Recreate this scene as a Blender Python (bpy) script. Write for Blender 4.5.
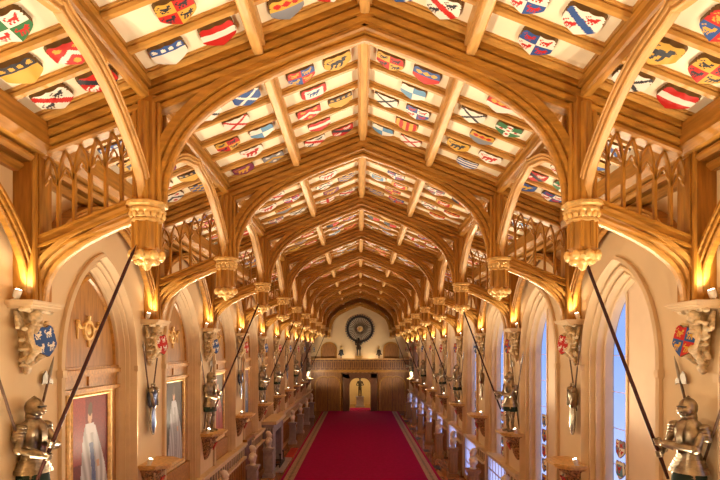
import bpy, bmesh, math, random
from mathutils import Vector, Matrix
for o in list(bpy.data.objects): bpy.data.objects.remove(o)
C = bpy.context.scene
COL = C.collection
random.seed(7)
PI = math.pi

# ------------------------------------------------------------------ camera, world, exposure
cam_d = bpy.data.cameras.new('camera'); cam = bpy.data.objects.new('camera', cam_d); COL.objects.link(cam)
cam.location = (-0.07, 0.0, 5.5); cam.rotation_euler = (PI/2, 0, 0)
cam_d.sensor_width = 36; cam_d.lens = 27.5; cam_d.shift_y = 0.154; cam_d.shift_x = 0.001
cam_d.clip_start = 0.05; cam_d.clip_end = 300
C.camera = cam
C.view_settings.view_transform = 'Standard'; C.view_settings.look = 'None'
C.view_settings.gamma = 1.0; C.view_settings.use_curve_mapping = False
C.view_settings.exposure = 0.9
world = bpy.data.worlds.new('dusk_sky'); C.world = world; world.use_nodes = True
bg = world.node_tree.nodes['Background']; bg.inputs[1].default_value = 1.6
_n = world.node_tree.nodes; _l = world.node_tree.links            # paler towards the courtyard below, bluer up in the sky
_tc = _n.new('ShaderNodeTexCoord'); _sx = _n.new('ShaderNodeSeparateXYZ'); _mr = _n.new('ShaderNodeMapRange'); _cr = _n.new('ShaderNodeValToRGB')
_mr.inputs[1].default_value = -0.35; _mr.inputs[2].default_value = 0.35
_l.new(_tc.outputs['Generated'], _sx.inputs[0]); _l.new(_sx.outputs[2], _mr.inputs[0]); _l.new(_mr.outputs[0], _cr.inputs[0]); _l.new(_cr.outputs[0], bg.inputs[0])
_cr.color_ramp.elements[0].color = (0.62, 0.62, 0.95, 1); _cr.color_ramp.elements[1].color = (0.22, 0.32, 0.72, 1)
_e = _cr.color_ramp.elements.new(0.5); _e.color = (0.24, 0.36, 0.80, 1)
C.cycles.max_bounces = 8; C.cycles.diffuse_bounces = 4; C.cycles.glossy_bounces = 3
C.cycles.sample_clamp_indirect = 6.0
CORBEL_W, BRACKET_W = 20.0, 440.0
WARM = (1.0, 0.80, 0.54)

# ------------------------------------------------------------------ materials
def mat(name, col, rough=0.5, metal=0.0, var=0.12, scale=4.0, stretch=(1, 1, 1), bump=0.0, spec=0.4, emit=None):
    m = bpy.data.materials.new(name); m.use_nodes = True
    nt = m.node_tree; b = nt.nodes['Principled BSDF']
    b.inputs['Roughness'].default_value = rough; b.inputs['Metallic'].default_value = metal
    b.inputs['Specular IOR Level'].default_value = spec
    tc = nt.nodes.new('ShaderNodeTexCoord'); mp = nt.nodes.new('ShaderNodeMapping'); nz = nt.nodes.new('ShaderNodeTexNoise')
    mp.inputs['Scale'].default_value = stretch
    nz.inputs['Scale'].default_value = scale; nz.inputs['Detail'].default_value = 4
    cr = nt.nodes.new('ShaderNodeValToRGB')
    cr.color_ramp.elements[0].position = 0.3; cr.color_ramp.elements[1].position = 0.7
    cr.color_ramp.elements[0].color = (*[c*(1-var) for c in col], 1); cr.color_ramp.elements[1].color = (*[min(1, c*(1+var)) for c in col], 1)
    nt.links.new(tc.outputs['Object'], mp.inputs[0]); nt.links.new(mp.outputs[0], nz.inputs[0])
    nt.links.new(nz.outputs[0], cr.inputs[0]); nt.links.new(cr.outputs[0], b.inputs['Base Color'])
    if bump:
        bp = nt.nodes.new('ShaderNodeBump'); bp.inputs['Strength'].default_value = bump; bp.inputs['Distance'].default_value = 0.02
        nt.links.new(nz.outputs[0], bp.inputs['Height']); nt.links.new(bp.outputs[0], b.inputs['Normal'])
    if emit:
        b.inputs['Emission Color'].default_value = (*emit[0], 1); b.inputs['Emission Strength'].default_value = emit[1]
    return m
OAK = mat('honey_oak', (0.40, 0.182, 0.025), 0.40, var=0.30, scale=3.0, stretch=(0.8, 6, 5), bump=0.08)
OAKV = mat('honey_oak_upright', (0.40, 0.182, 0.025), 0.40, var=0.30, scale=3.0, stretch=(6, 6, 0.7), bump=0.08)
OAKX = mat('pale_oak_rafter', (0.54, 0.285, 0.068), 0.40, var=0.22, scale=3.0, stretch=(0.7, 7, 5), bump=0.06)
OAKY = mat('honey_oak_long', (0.41, 0.19, 0.030), 0.40, var=0.26, scale=3.0, stretch=(7, 0.7, 7), bump=0.08)
OAKL = mat('pale_oak', (0.58, 0.325, 0.10), 0.40, var=0.22, scale=3.0, stretch=(6, 0.7, 2), bump=0.06)
PANEL = mat('oak_panelling', (0.36, 0.165, 0.034), 0.40, var=0.28, scale=3.0, stretch=(6, 6, 0.8), bump=0.06)
FARP = mat("far_panelling", (0.29, 0.122, 0.028), 0.42, var=0.3, scale=3.0, stretch=(6, 6, 0.8))
DARKOAK = mat('dark_oak', (0.14, 0.055, 0.022), 0.45, var=0.3, scale=4.0, stretch=(6, 6, 0.8))
GILT = mat('gilded_wood', (0.72, 0.47, 0.17), 0.35, metal=0.25, var=0.25, scale=14)
BOARD = mat('cream_boards', (0.90, 0.81, 0.60), 0.7, var=0.03, scale=2)
CREAM = mat('cream_plaster', (0.70, 0.53, 0.31), 0.8, var=0.04, scale=1.2)
STONE = mat('cream_stone', (0.69, 0.53, 0.33), 0.75, var=0.07, scale=3)
CARVEP = mat('carved_painted_wood', (0.34, 0.20, 0.09), 0.5, var=0.85, scale=22, bump=0.2)
CARVE = mat('carved_stone', (0.62, 0.48, 0.29), 0.7, var=0.30, scale=18, bump=0.3)
MARBLE = mat('white_marble', (0.78, 0.70, 0.60), 0.45, var=0.06, scale=8)
GREYST = mat('grey_stone', (0.36, 0.31, 0.33), 0.6, var=0.15, scale=6)
STEEL = mat('armour_steel', (0.34, 0.28, 0.20), 0.33, metal=0.9, var=0.45, scale=9)
DSTEEL = mat('blued_steel', (0.10, 0.13, 0.24), 0.30, metal=0.7, var=0.4, scale=8)
DARK = mat('dark_iron', (0.035, 0.03, 0.03), 0.5, var=0.3)
LANCE = mat('dark_lance_wood', (0.040, 0.012, 0.008), 0.55, var=0.35, scale=10, spec=0.12)
SPEARW = mat('spear_wood', (0.11, 0.06, 0.035), 0.5, var=0.3, scale=10)
REDCL = mat('red_cloth', (0.42, 0.03, 0.02), 0.8, var=0.2, scale=9)
REDPAINT = mat('red_paint', (0.50, 0.045, 0.03), 0.5, var=0.15, scale=9)
BLUEPAINT = mat('blue_paint', (0.035, 0.06, 0.28), 0.5, var=0.25, scale=12)
GREENCL = mat('green_cloth', (0.010, 0.030, 0.020), 0.8, var=0.2)
CARPET = mat('red_carpet', (0.32, 0.002, 0.066), 0.95, var=0.14, scale=5, spec=0.1)
BORDER = mat('carpet_border', (0.42, 0.27, 0.20), 0.95, var=0.35, scale=22, spec=0.1)
WHITEM = mat('white_lamp_metal', (0.80, 0.76, 0.68), 0.4, var=0.03)
GLOW = mat('lit_lamp_face', (1, 0.9, 0.7), 0.4, var=0.0, emit=((1, 0.86, 0.62), 14))
SHUT = mat('cream_shutter', (0.70, 0.54, 0.38), 0.7, var=0.03)
YELLOW = mat('yellow_wall', (0.70, 0.52, 0.24), 0.8, var=0.04)
BRONZE = mat('bronze', (0.07, 0.05, 0.035), 0.4, metal=0.6, var=0.3)
BLADE = mat('blade_steel', (0.30, 0.27, 0.23), 0.42, metal=0.8, var=0.2)
# floor: boards along the hall
FLOOR = mat('floor_boards', (0.33, 0.13, 0.045), 0.10, var=0.3, scale=2.2, stretch=(7, 0.6, 1))
# painted: colours stored on the faces
def painted(name, rough):
    m = bpy.data.materials.new(name); m.use_nodes = True; nt = m.node_tree; b = nt.nodes['Principled BSDF']
    a = nt.nodes.new('ShaderNodeVertexColor'); a.layer_name = 'Col'
    nt.links.new(a.outputs[0], b.inputs['Base Color']); b.inputs['Roughness'].default_value = rough
    b.inputs['Specular IOR Level'].default_value = 0.3
    return m
PAINTED = painted('painted_arms', 0.55); CANVAS = painted('oil_canvas', 0.5)
def glassmat(name, tint):
    m = bpy.data.materials.new(name); m.use_nodes = True; nt = m.node_tree; nt.nodes.clear()
    out = nt.nodes.new('ShaderNodeOutputMaterial'); mix = nt.nodes.new('ShaderNodeMixShader')
    t = nt.nodes.new('ShaderNodeBsdfTransparent'); t.inputs[0].default_value = (*tint, 1)
    g = nt.nodes.new('ShaderNodeBsdfGlossy'); g.inputs['Roughness'].default_value = 0.08
    mix.inputs[0].default_value = 0.06
    nt.links.new(t.outputs[0], mix.inputs[1]); nt.links.new(g.outputs[0], mix.inputs[2]); nt.links.new(mix.outputs[0], out.inputs[0])
    return m
GLASS = glassmat('window_glass', (0.46, 0.50, 0.56))
FROST = bpy.data.materials.new('frosted_glass'); FROST.use_nodes = True; _nt = FROST.node_tree; _nt.nodes.clear()
_o = _nt.nodes.new('ShaderNodeOutputMaterial'); _t = _nt.nodes.new('ShaderNodeBsdfTranslucent'); _t.inputs[0].default_value = (0.62, 0.61, 0.70, 1)
_nt.links.new(_t.outputs[0], _o.inputs[0])

# ------------------------------------------------------------------ mesh builder
def V(*a): return Vector(a)
class MB:
    def __init__(s): s.v = []; s.f = []; s.m = []
    def add(s, vs, fs, mi=0):
        k = len(s.v); s.v += [Vector(p) for p in vs]
        for f in fs: s.f.append([i+k for i in f]); s.m.append(mi)
        return s
    def box(s, lo, hi, mi=0):
        x0, y0, z0 = lo; x1, y1, z1 = hi
        return s.add([(x0,y0,z0),(x1,y0,z0),(x1,y1,z0),(x0,y1,z0),(x0,y0,z1),(x1,y0,z1),(x1,y1,z1),(x0,y1,z1)],
              [(0,3,2,1),(4,5,6,7),(0,1,5,4),(1,2,6,5),(2,3,7,6),(3,0,4,7)], mi)
    def sweep(s, path, prof, b, mi=0, closed=False):
        b = Vector(b).normalized(); P = [Vector(p) for p in path]; n = len(P); q = len(prof); vs = []
        for i in range(n):
            if closed: t0 = P[i]-P[i-1]; t1 = P[(i+1) % n]-P[i]
            else:
                t0 = P[i]-P[max(i-1, 0)]; t1 = P[min(i+1, n-1)]-P[i]
                if i == 0: t0 = t1
                if i == n-1: t1 = t0
            t0 = t0.normalized(); t1 = t1.normalized(); t = (t0+t1).normalized()
            k = 1/max(0.35, t.dot(t1)); N = t.cross(b)
            vs += [P[i]+N*(u*k)+b*v for u, v in prof]
        fs = []
        for i in range(n if closed else n-1):
            a = i*q; c = ((i+1) % n)*q
            for j in range(q):
                j2 = (j+1) % q; fs.append((a+j, a+j2, c+j2, c+j))
        if not closed: fs += [tuple(range(q)), tuple(range((n-1)*q, n*q))[::-1]]
        return s.add(vs, fs, mi)
    def tube(s, path, r, n=8, mi=0):
        P = [Vector(p) for p in path]; R = r if isinstance(r, (list, tuple)) else [r]*len(P); vs = []
        ref = Vector((0, 0, 1))
        d0 = (P[-1]-P[0]).normalized()
        if abs(d0.z) > 0.9: ref = Vector((1, 0, 0))
        for i, p in enumerate(P):
            t = (P[min(i+1, len(P)-1)]-P[max(i-1, 0)]).normalized()
            a = t.cross(ref).normalized(); b = t.cross(a)
            vs += [p+(a*math.cos(k*2*PI/n)+b*math.sin(k*2*PI/n))*R[i] for k in range(n)]
        fs = []
        for i in range(len(P)-1):
            for k in range(n):
                k2 = (k+1) % n; fs.append((i*n+k, i*n+k2, (i+1)*n+k2, (i+1)*n+k))
        fs += [tuple(range(n))[::-1], tuple(range((len(P)-1)*n, len(P)*n))]
        return s.add(vs, fs, mi)
    def lathe(s, prof, n=16, c=(0, 0, 0), ph=0.0, mi=0, sx=1.0, sy=1.0):
        vs = []; q = len(prof)
        for r, z in prof:
            for k in range(n):
                a = ph+k*2*PI/n; vs.append((c[0]+r*sx*math.cos(a), c[1]+r*sy*math.sin(a), c[2]+z))
        fs = []
        for i in range(q-1):
            for k in range(n):
                k2 = (k+1) % n; fs.append((i*n+k, i*n+k2, (i+1)*n+k2, (i+1)*n+k))
        fs += [tuple(range(n))[::-1], tuple(range((q-1)*n, q*n))]
        return s.add(vs, fs, mi)
    def ell(s, c, r, n=12, mi=0, rot=None):
        if not isinstance(r, (tuple, list)): r = (r, r, r)
        h = max(4, n//2); vs = []; fs = []; M = rot or Matrix.Identity(3); c = Vector(c)
        vs.append(c+M@Vector((0, 0, -r[2])))
        for i in range(1, h):
            ph = -PI/2+PI*i/h
            for k in range(n):
                a = 2*PI*k/n; vs.append(c+M@Vector((r[0]*math.cos(ph)*math.cos(a), r[1]*math.cos(ph)*math.sin(a), r[2]*math.sin(ph))))
        vs.append(c+M@Vector((0, 0, r[2]))); top = len(vs)-1
        for k in range(n):
            k2 = (k+1) % n; fs.append((0, 1+k2, 1+k)); fs.append((top, top-n+k, top-n+k2))
        for i in range(h-2):
            for k in range(n):
                k2 = (k+1) % n; fs.append((1+i*n+k, 1+i*n+k2, 1+(i+1)*n+k2, 1+(i+1)*n+k))
        return s.add(vs, fs, mi)
    def cap(s, p0, p1, r0, r1=None, n=12, mi=0):          # tapering limb with round ends
        r1 = r0 if r1 is None else r1; p0 = Vector(p0); p1 = Vector(p1); d = (p1-p0).normalized()
        pts = []; rs = []
        for a in (-80, -50, -20): pts.append(p0+d*(r0*math.sin(math.radians(a)))); rs.append(r0*math.cos(math.radians(a)))
        for a in (20, 50, 80): pts.append(p1+d*(r1*math.sin(math.radians(a)))); rs.append(r1*math.cos(math.radians(a)))
        return s.tube(pts, rs, n, mi)
    def prism(s, poly, fn, d0, d1, mi=0):                   # poly of 2D points, fn(u, v, d) -> 3D
        n = len(poly); vs = [fn(u, v, d0) for u, v in poly]+[fn(u, v, d1) for u, v in poly]
        fs = [tuple(range(n)), tuple(range(n, 2*n))[::-1]]+[(i, (i+1) % n, n+(i+1) % n, n+i) for i in range(n)]
        return s.add(vs, fs, mi)
    def mirror(s): s.v = [Vector((-p.x, p.y, p.z)) for p in s.v]; return s
    def move(s, d): s.v = [p+Vector(d) for p in s.v]; return s
    def mesh(s, name, mats, smooth=False, recalc=True):
        me = bpy.data.meshes.new(name); me.from_pydata([tuple(p) for p in s.v], [], s.f)
        for m in (mats if isinstance(mats, (list, tuple)) else [mats]): me.materials.append(m)
        me.polygons.foreach_set('material_index', s.m)
        if recalc:
            bm = bmesh.new(); bm.from_mesh(me); bmesh.ops.recalc_face_normals(bm, faces=bm.faces); bm.to_mesh(me); bm.free()
        if smooth:
            me.polygons.foreach_set('use_smooth', [True]*len(me.polygons))
            try: me.set_sharp_from_angle(angle=math.radians(smooth if smooth > 1 else 40))
            except Exception: pass
        return me
    def build(s, name, mats, parent=None, smooth=False, loc=None):
        return link(name, s.mesh(name, mats, smooth), parent, loc)
    def remesh(s, name, mats, voxel=0.02, smooth=4):          # one continuous skin over all the pieces
        me = s.mesh(name+'_raw', mats, False); o = bpy.data.objects.new(name+'_raw', me); COL.objects.link(o)
        md = o.modifiers.new('r', 'REMESH'); md.mode = 'VOXEL'; md.voxel_size = voxel
        sm = o.modifiers.new('s', 'SMOOTH'); sm.factor = 0.5; sm.iterations = smooth
        dg = bpy.context.evaluated_depsgraph_get(); ev = o.evaluated_get(dg)
        out = bpy.data.meshes.new_from_object(ev); out.name = name
        bpy.data.objects.remove(o); bpy.data.meshes.remove(me)
        if not out.materials: out.materials.append(mats if not isinstance(mats, (list, tuple)) else mats[0])
        out.polygons.foreach_set('use_smooth', [True]*len(out.polygons))
        return out
def link(name, me, parent=None, loc=None):
    o = bpy.data.objects.new(name, me); COL.objects.link(o)
    if parent: o.parent = parent
    if loc: o.location = loc
    return o
def tag(o, label, cat, group=None, kind=None):
    o['label'] = label; o['category'] = cat
    if group: o['group'] = group
    if kind: o['kind'] = kind
    return o
def thing(name, label, cat, loc=(0, 0, 0), rz=0.0, group=None):
    o = bpy.data.objects.new(name, None); COL.objects.link(o); o.location = loc; o.rotation_euler = (0, 0, rz)
    o.empty_display_size = 0.1
    return tag(o, label, cat, group)
def copy_tree(o, parent=None):
    c = o.copy(); COL.objects.link(c)
    if parent: c.parent = parent
    for ch in list(o.children): copy_tree(ch, c)
    return c
def struct(o, label, cat): return tag(o, label, cat, kind='structure')
ORD = ['nearest', 'second', 'third', 'fourth', 'fifth', 'sixth', 'seventh', 'eighth', 'ninth', 'tenth', 'eleventh', 'twelfth']

# ------------------------------------------------------------------ numbers of the hall
WX, B, Y0 = 4.5, 4.28, 2.94                    # half width, bay, first truss
TY = [Y0+B*i for i in range(12)]               # trusses; the camera sees from TY[1] on
YN, YF = -1.35, 50.36                          # near and far end walls
SL = 0.395; AL = math.atan(SL)
def zb(x): return 10.12-SL*abs(x)              # underside of the cream roof boards
PX = [1.37, 2.84]                              # purlins
def spline(pts, n=6):
    out = []; P = [Vector(p) for p in pts]
    for i in range(len(P)-1):
        p0 = P[max(i-1, 0)]; p1 = P[i]; p2 = P[i+1]; p3 = P[min(i+2, len(P)-1)]
        for k in range(n):
            t = k/n
            out.append(0.5*((2*p1)+(p2-p0)*t+(2*p0-5*p1+4*p2-p3)*t*t+(3*p1-p0-3*p2+p3)*t**3))
    return out+[P[-1]]
def pointed(a, z0, h, n=10):                   # left foot to right foot of a two-centred arch, (u, z)
    R = (a*a+h*h)/(2*a); cx = -a+R; th = math.atan2(h, R-a); pts = []
    for i in range(n+1):
        t = PI-th*i/n; pts.append((cx+R*math.cos(t), z0+R*math.sin(t)))
    pts[-1] = (0.0, z0+h)
    return pts+[(-u, z) for u, z in reversed(pts[:-1])]

# ------------------------------------------------------------------ setting: floor, walls, roof boards
floor = MB().box((-WX-0.6, YN, -0.2), (WX+0.6, YF+6.5, 0)).build('floor', FLOOR); struct(floor, 'polished brown board floor of the hall', 'floor')
CW = [9.74+B*i for i in range(-1, 10)]           # centres of the bays along the walls
CL = [9.46+B*i for i in range(-1, 10)]
NA, NH, NZ = 1.30, 1.80, 5.30
RA = 1.38                  # opening: half width, rise, springing
def wall_with_holes(x0, side, centres, zlo):
    na = RA if side > 0 else NA
    bm = bmesh.new(); edges = []
    def loop(pts):
        vs = [bm.verts.new((x0, y, z)) for y, z in pts]
        for i in range(len(vs)): edges.append(bm.edges.new((vs[i], vs[(i+1) % len(vs)])))
    loop([(YN, 0), (YF, 0), (YF, 8.5), (YN, 8.5)])
    for c in centres:
        arch = [(c+u, z) for u, z in pointed(na+0.03, NZ, NH+0.03)]
        loop([(c-na-0.03, zlo)]+arch+[(c+na+0.03, zlo)])
    bmesh.ops.triangle_fill(bm, edges=edges, use_beauty=True, use_dissolve=False)
    me = bpy.data.meshes.new('wall'); bm.to_mesh(me); bm.free(); me.materials.append(CREAM)
    return me
struct(link('wall_left', wall_with_holes(-WX, -1, CL, 1.98)), 'cream plaster side wall with arched portrait niches', 'wall')
struct(link('wall_right', wall_with_holes(WX, 1, CW, 0.06)), 'cream plaster side wall with tall arched windows', 'wall')
struct(MB().box((-WX-0.3, YN-0.2, 0), (WX+0.3, YN, 10.4)).build('wall_near', CREAM), 'cream end wall behind the viewer', 'wall')
roof = MB()
for s in (-1, 1):
    vs = [(0, YN, zb(0)), (s*4.9, YN, zb(4.9)), (s*4.9, YF+0.3, zb(4.9)), (0, YF+0.3, zb(0))]
    roof.add(vs+[Vector(p)+V(0, 0, 0.15) for p in vs], [(0,1,2,3),(4,7,6,5),(0,4,5,1),(1,5,6,2),(2,6,7,3),(3,7,4,0)])
struct(roof.build('ceiling', BOARD), 'cream boarded pitched ceiling behind the oak timbers', 'ceiling')

# ------------------------------------------------------------------ long roof timbers
PUR = [(u, v*.72) for u, v in [(-0.30, -0.11), (-0.30, 0.12), (-0.19, 0.12), (-0.185, 0.08), (-0.165, 0.08), (-0.16, 0.13), (-0.10, 0.13), (-0.095, 0.07), (-0.075, 0.07), (-0.07, 0.09), (-0.02, 0.09), (0.0, 0.06),
       (0.0, -0.06), (-0.02, -0.09), (-0.07, -0.09), (-0.075, -0.07), (-0.095, -0.07), (-0.10, -0.13), (-0.16, -0.13), (-0.165, -0.08), (-0.185, -0.08), (-0.19, -0.12)]]
def long_beam(name, x, z, prof, label, cat='roof beam', m=None):
    mb = MB(); mb.sweep([(x, YN+0.02, z), (x, YF-0.02, z)], [(-u, v) for u, v in prof], (-1, 0, 0))
    return tag(mb.build(name, m or OAKL), label, cat)
long_beam('ridge_beam', 0, 9.84, PUR, 'moulded oak ridge beam along the peak of the ceiling')
for s, w in ((-1, 'left'), (1, 'right')):
    long_beam('purlin', s*PX[0], 9.31, PUR, 'pale oak purlin on the %s roof slope, next to the ridge' % w, 'purlin')
    long_beam('purlin', s*PX[1], 8.76, [(u*1.2, v*1.15) for u, v in PUR], 'oak purlin above the row of pendants on the %s side' % w, 'purlin', OAKY)
    mb = MB()
    WP = [(0, 0), (0, .10), (.06, .16), (.09, .16), (.09, .11), (.12, .11), (.12, .26), (.17, .30), (.20, .30), (.20, .24), (.24, .24), (.24, .40), (.34, .46), (.62, .46), (.62, 0)]
    mb.sweep([(s*(WX+.02), YN+.02, 7.80), (s*(WX+.02), YF-.02, 7.80)], [(u, -s*v) for u, v in WP], (1, 0, 0))
    for p in mb.v: pass
    zs = [p.z for p in mb.v]
    if max(zs) < 7.9: mb.v = [Vector((p.x, p.y, 15.60-p.z)) for p in mb.v]
    tag(mb.build('wall_plate', OAKY), 'heavy moulded oak wall plate under the %s eaves' % w, 'wall plate')
# common rafters between the rows of shields
RAF = [(u, v*.84) for u, v in [(0.02, -0.085), (0.02, 0.085), (-0.025, 0.085), (-0.028, 0.045), (-0.045, 0.045), (-0.048, 0.06), (-0.085, 0.04), (-0.085, -0.04), (-0.048, -0.06), (-0.045, -0.045), (-0.028, -0.045), (-0.025, -0.085)]]
raf_me = {}
for s in (-1, 1):
    mb = MB(); a, b_ = (0.02*s, 0, zb(0.02)), (s*4.42, 0, zb(4.42))
    path = [a, b_] if s > 0 else [b_, a]
    mb.sweep(path, RAF, (0, 1, 0)); raf_me[s] = mb.mesh('common_rafter', OAKX)
HT = 0.19                                         # half thickness of a truss along the hall
ROW = (B-2*HT)/6
for k in range(11):
    for r in range(7):
        y = TY[k]+HT+ROW*r
        if r in (0, 6): y += 0.06 if r == 0 else -0.06
        if y < 4.0: continue
        if k == 0 and r < 3: continue
        for s, w in ((-1, 'left'), (1, 'right')):
            o = link('common_rafter', raf_me[s], None, (0, y, 0))
            if r == 0: t = '%s slope oak rafter against the far face of the %s roof truss' % (w, ORD[k-1])
            elif r == 6: t = '%s slope oak rafter against the near face of the %s roof truss' % (w, ORD[k])
            else: t = '%s slope oak rafter, %s of those %s' % (w, ['', 'first', 'second', 'third', 'fourth', 'fifth'][r],
                   'before the nearest roof truss' if k == 0 else 'between the %s and %s roof trusses' % (ORD[k-1], ORD[k]))
            tag(o, t, 'rafter', 'oak rafters between the rows of shields')

# ------------------------------------------------------------------ heraldic shields on the ceiling
PAL = {'red': (.50, .018, .014), 'blue': (.03, .09, .30), 'white': (.80, .77, .68), 'black': (.025, .028, .04), 'gold': (.62, .36, .05),
       'green': (.03, .17, .06), 'grey': (.22, .24, .28), 'sky': (.12, .30, .50), 'purple': (.20, .04, .10)}
def lion(u, v, cx, cy, s):       # a small beast-like blob
    u = (u-cx)/s; v = (v-cy)/s
    if (u*u*0.5+(v-0.05)**2*2.2) < 0.22: return True
    if (u-0.52)**2+(v-0.45)**2 < 0.07: return True
    for px in (-0.5, -0.1, 0.35):
        if abs(u-px-0.25*(v+0.2)) < 0.10 and -0.85 < v < 0: return True
    return abs(u+0.62+0.3*math.sin(5*v)) < 0.10 and 0 < v < 0.8
def des(kind, a, b, c):
    def f(u, v):                   # u in -1..1, v in -1..1 (v up)
        if kind == 'plain_beast': return b if lion(u, v, 0, 0.1, 0.8) else a
        if kind == 'quarter': return a if (u < 0) == (v > 0.1) else b
        if kind == 'quarter_beast':
            q = a if (u < 0) == (v > 0.1) else b
            return c if lion(u, v, -.45 if u < 0 else .45, .55 if v > .1 else -.35, .38) else q
        if kind == 'cross': return b if abs(u) < .17 or abs(v-.1) < .15 else a
        if kind == 'cross_discs':
            for p in ((0, .1), (0, .65), (0, -.5), (.55, .1), (-.55, .1)):
                if (u-p[0])**2+(v-p[1])**2 < .02: return c
            return b if abs(u) < .2 or abs(v-.1) < .18 else a
        if kind == 'saltire': return b if abs(abs(u)-abs(v-.05)*.95) < .17 else a
        if kind == 'fess': return b if abs(v-.1) < .28 else a
        if kind == 'chief':
            if v > .35: return c if ((u*2.2) % 1-.5)**2+((v-.65)*2)**2 < .1 else b
            return a
        if kind == 'bend': return b if abs(u*.8+v-.05) < .30 else (c if lion(u, v, -.45 if u+v < 0 else .4, -.35 if u+v < 0 else .5, .4) else a)
        if kind == 'pale': return a if u < 0 else b
        if kind == 'paly': return a if int((u+2)*3.5) % 2 else b
        if kind == 'barry': return a if int((v+2)*3.5) % 2 else b
        if kind == 'chevron': return b if abs(v-.25+abs(u)*.9) < .22 else (c if (abs(u)-.5)**2+(v-.6)**2 < .04 or u*u+(v+.55)**2 < .04 else a)
        if kind == 'fess_per':
            if v > .05: return c if (abs(u)-.5)**2+(v-.5)**2 < .05 or u*u+(v-.5)**2 < .05 else a
            return b
        if kind == 'check': return a if (int((u+2)*2.6)+int((v+2)*2.6)) % 2 else b
        if kind == 'border': return b if abs(u) > .68 or v > .74 or v < -.62 else (c if lion(u, v, 0, .1, .55) else a)
        return a
    return f
DES = [('plain_beast', 'red', 'gold', '', 'gold beast on red'), ('quarter_beast', 'white', 'red', 'blue', 'red and white quartered'),
 ('saltire', 'blue', 'white', '', 'white saltire on blue'), ('quarter_beast', 'gold', 'red', 'black', 'gold and red quartered'), ('quarter_beast', 'blue', 'white', 'red', 'blue and white quartered'), ('bend', 'white', 'red', 'black', 'red bend on white'), ('chevron', 'red', 'white', 'gold', 'white chevron on red'), ('border', 'white', 'red', 'blue', 'red bordered white'), ('fess_per', 'red', 'white', 'gold', 'red over white'), ('quarter_beast', 'green', 'white', 'red', 'green and white quartered'), ('cross', 'white', 'red', '', 'red cross on white'), ('cross_discs', 'green', 'white', 'red', 'white cross on green'),
 ('quarter', 'blue', 'gold', '', 'blue and gold quartered'), ('fess_per', 'gold', 'grey', 'red', 'gold over grey'), ('fess_per', 'blue', 'red', 'gold', 'blue over red'),
 ('bend', 'red', 'black', 'white', 'black bend on red'), ('plain_beast', 'black', 'white', '', 'white beast on black'), ('quarter_beast', 'white', 'grey', 'red', 'white and grey quartered'),
 ('chevron', 'white', 'black', 'red', 'black chevron on white'), ('saltire', 'white', 'red', '', 'red saltire on white'), ('paly', 'red', 'gold', '', 'red and gold striped'),
 ('barry', 'blue', 'white', '', 'blue and white barred'), ('border', 'red', 'gold', 'white', 'gold bordered red'), ('chief', 'gold', 'black', 'gold', 'black topped gold'),
 ('border', 'sky', 'white', 'gold', 'white bordered sky blue'), ('quarter_beast', 'red', 'blue', 'gold', 'red and blue quartered'), ('chief', 'white', 'blue', 'white', 'blue topped white'),
 ('fess', 'red', 'white', '', 'white band on red'), ('check', 'blue', 'gold', '', 'blue and gold chequered'), ('plain_beast', 'white', 'red', '', 'red beast on white'),
 ('pale', 'black', 'red', '', 'black and red halved'), ('plain_beast', 'purple', 'gold', '', 'gold beast on purple'), ('cross', 'red', 'white', '', 'white cross on red'),
 ('chevron', 'grey', 'gold', 'white', 'gold chevron on grey'), ('bend', 'white', 'blue', 'red', 'blue bend on white'), ('saltire', 'white', 'black', '', 'black saltire on white'),
 ('quarter', 'white', 'sky', '', 'white and sky blue quartered'), ('plain_beast', 'gold', 'black', '', 'black beast on gold'), ('plain_beast', 'blue', 'gold', '', 'gold beast on blue')]
def halfw(v):                      # outline: eared top, notched waist, pointed base
    if v > .80: return 0.96-(v-.80)*0.9
    if v > .45: return 0.90+0.06*math.cos((v-.625)*18)
    if v > -.25: return 0.95
    return max(0.03, 0.95*(1-((-.25-v)/.75)**1.45))
def shield_grid(f, w, h, t, nx=22, ny=24):
    vs, fs, cols = [], [], []
    def top(u): return 1.0-0.10*abs(math.sin(u*PI*1.5))
    for j in range(ny+1):
        v = -1+2*j/ny; hw = halfw(v)
        for i in range(nx+1):
            u = -1+2*i/nx; uu = u*hw; vv = v*(top(uu) if v > 0 else 1)
            vs.append((uu*w/2, vv*h/2, t+0.018*(1-uu*uu)))
    for j in range(ny):
        for i in range(nx):
            fs.append((j*(nx+1)+i, j*(nx+1)+i+1, (j+1)*(nx+1)+i+1, (j+1)*(nx+1)+i))
            u = (-1+2*(i+.5)/nx)*halfw(-1+2*(j+.5)/ny); cols.append(PAL[f(u, -1+2*(j+.5)/ny)])
    rim = [j*(nx+1) for j in range(ny+1)][::-1]+list(range(1, nx+1))+[j*(nx+1)+nx for j in range(1, ny+1)]+[ny*(nx+1)+i for i in range(nx-1, 0, -1)]
    k = len(vs)
    for i in rim: vs.append((vs[i][0]*1.03, vs[i][1]*1.03, -0.002))
    n = len(rim)
    for i in range(n):
        fs.append((rim[i], k+i, k+(i+1) % n, rim[(i+1) % n])); cols.append((.16, .09, .03))
    return vs, fs, cols
def coloured(name, vs, fs, cols, m):
    me = bpy.data.meshes.new(name); me.from_pydata(vs, [], fs); me.materials.append(m)
    ca = me.color_attributes.new('Col', 'FLOAT_COLOR', 'CORNER'); buf = []
    for p, c in zip(me.polygons, cols): buf += [c[0], c[1], c[2], 1.0]*len(p.vertices)
    ca.data.foreach_set('color', buf); return me
SG = [shield_grid(des(d[0], d[1], d[2], d[3]), 0.46, 0.41, 0.045) for d in DES]
SM = [coloured('heraldic_shield', *g, PAINTED) for g in SG]
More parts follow.
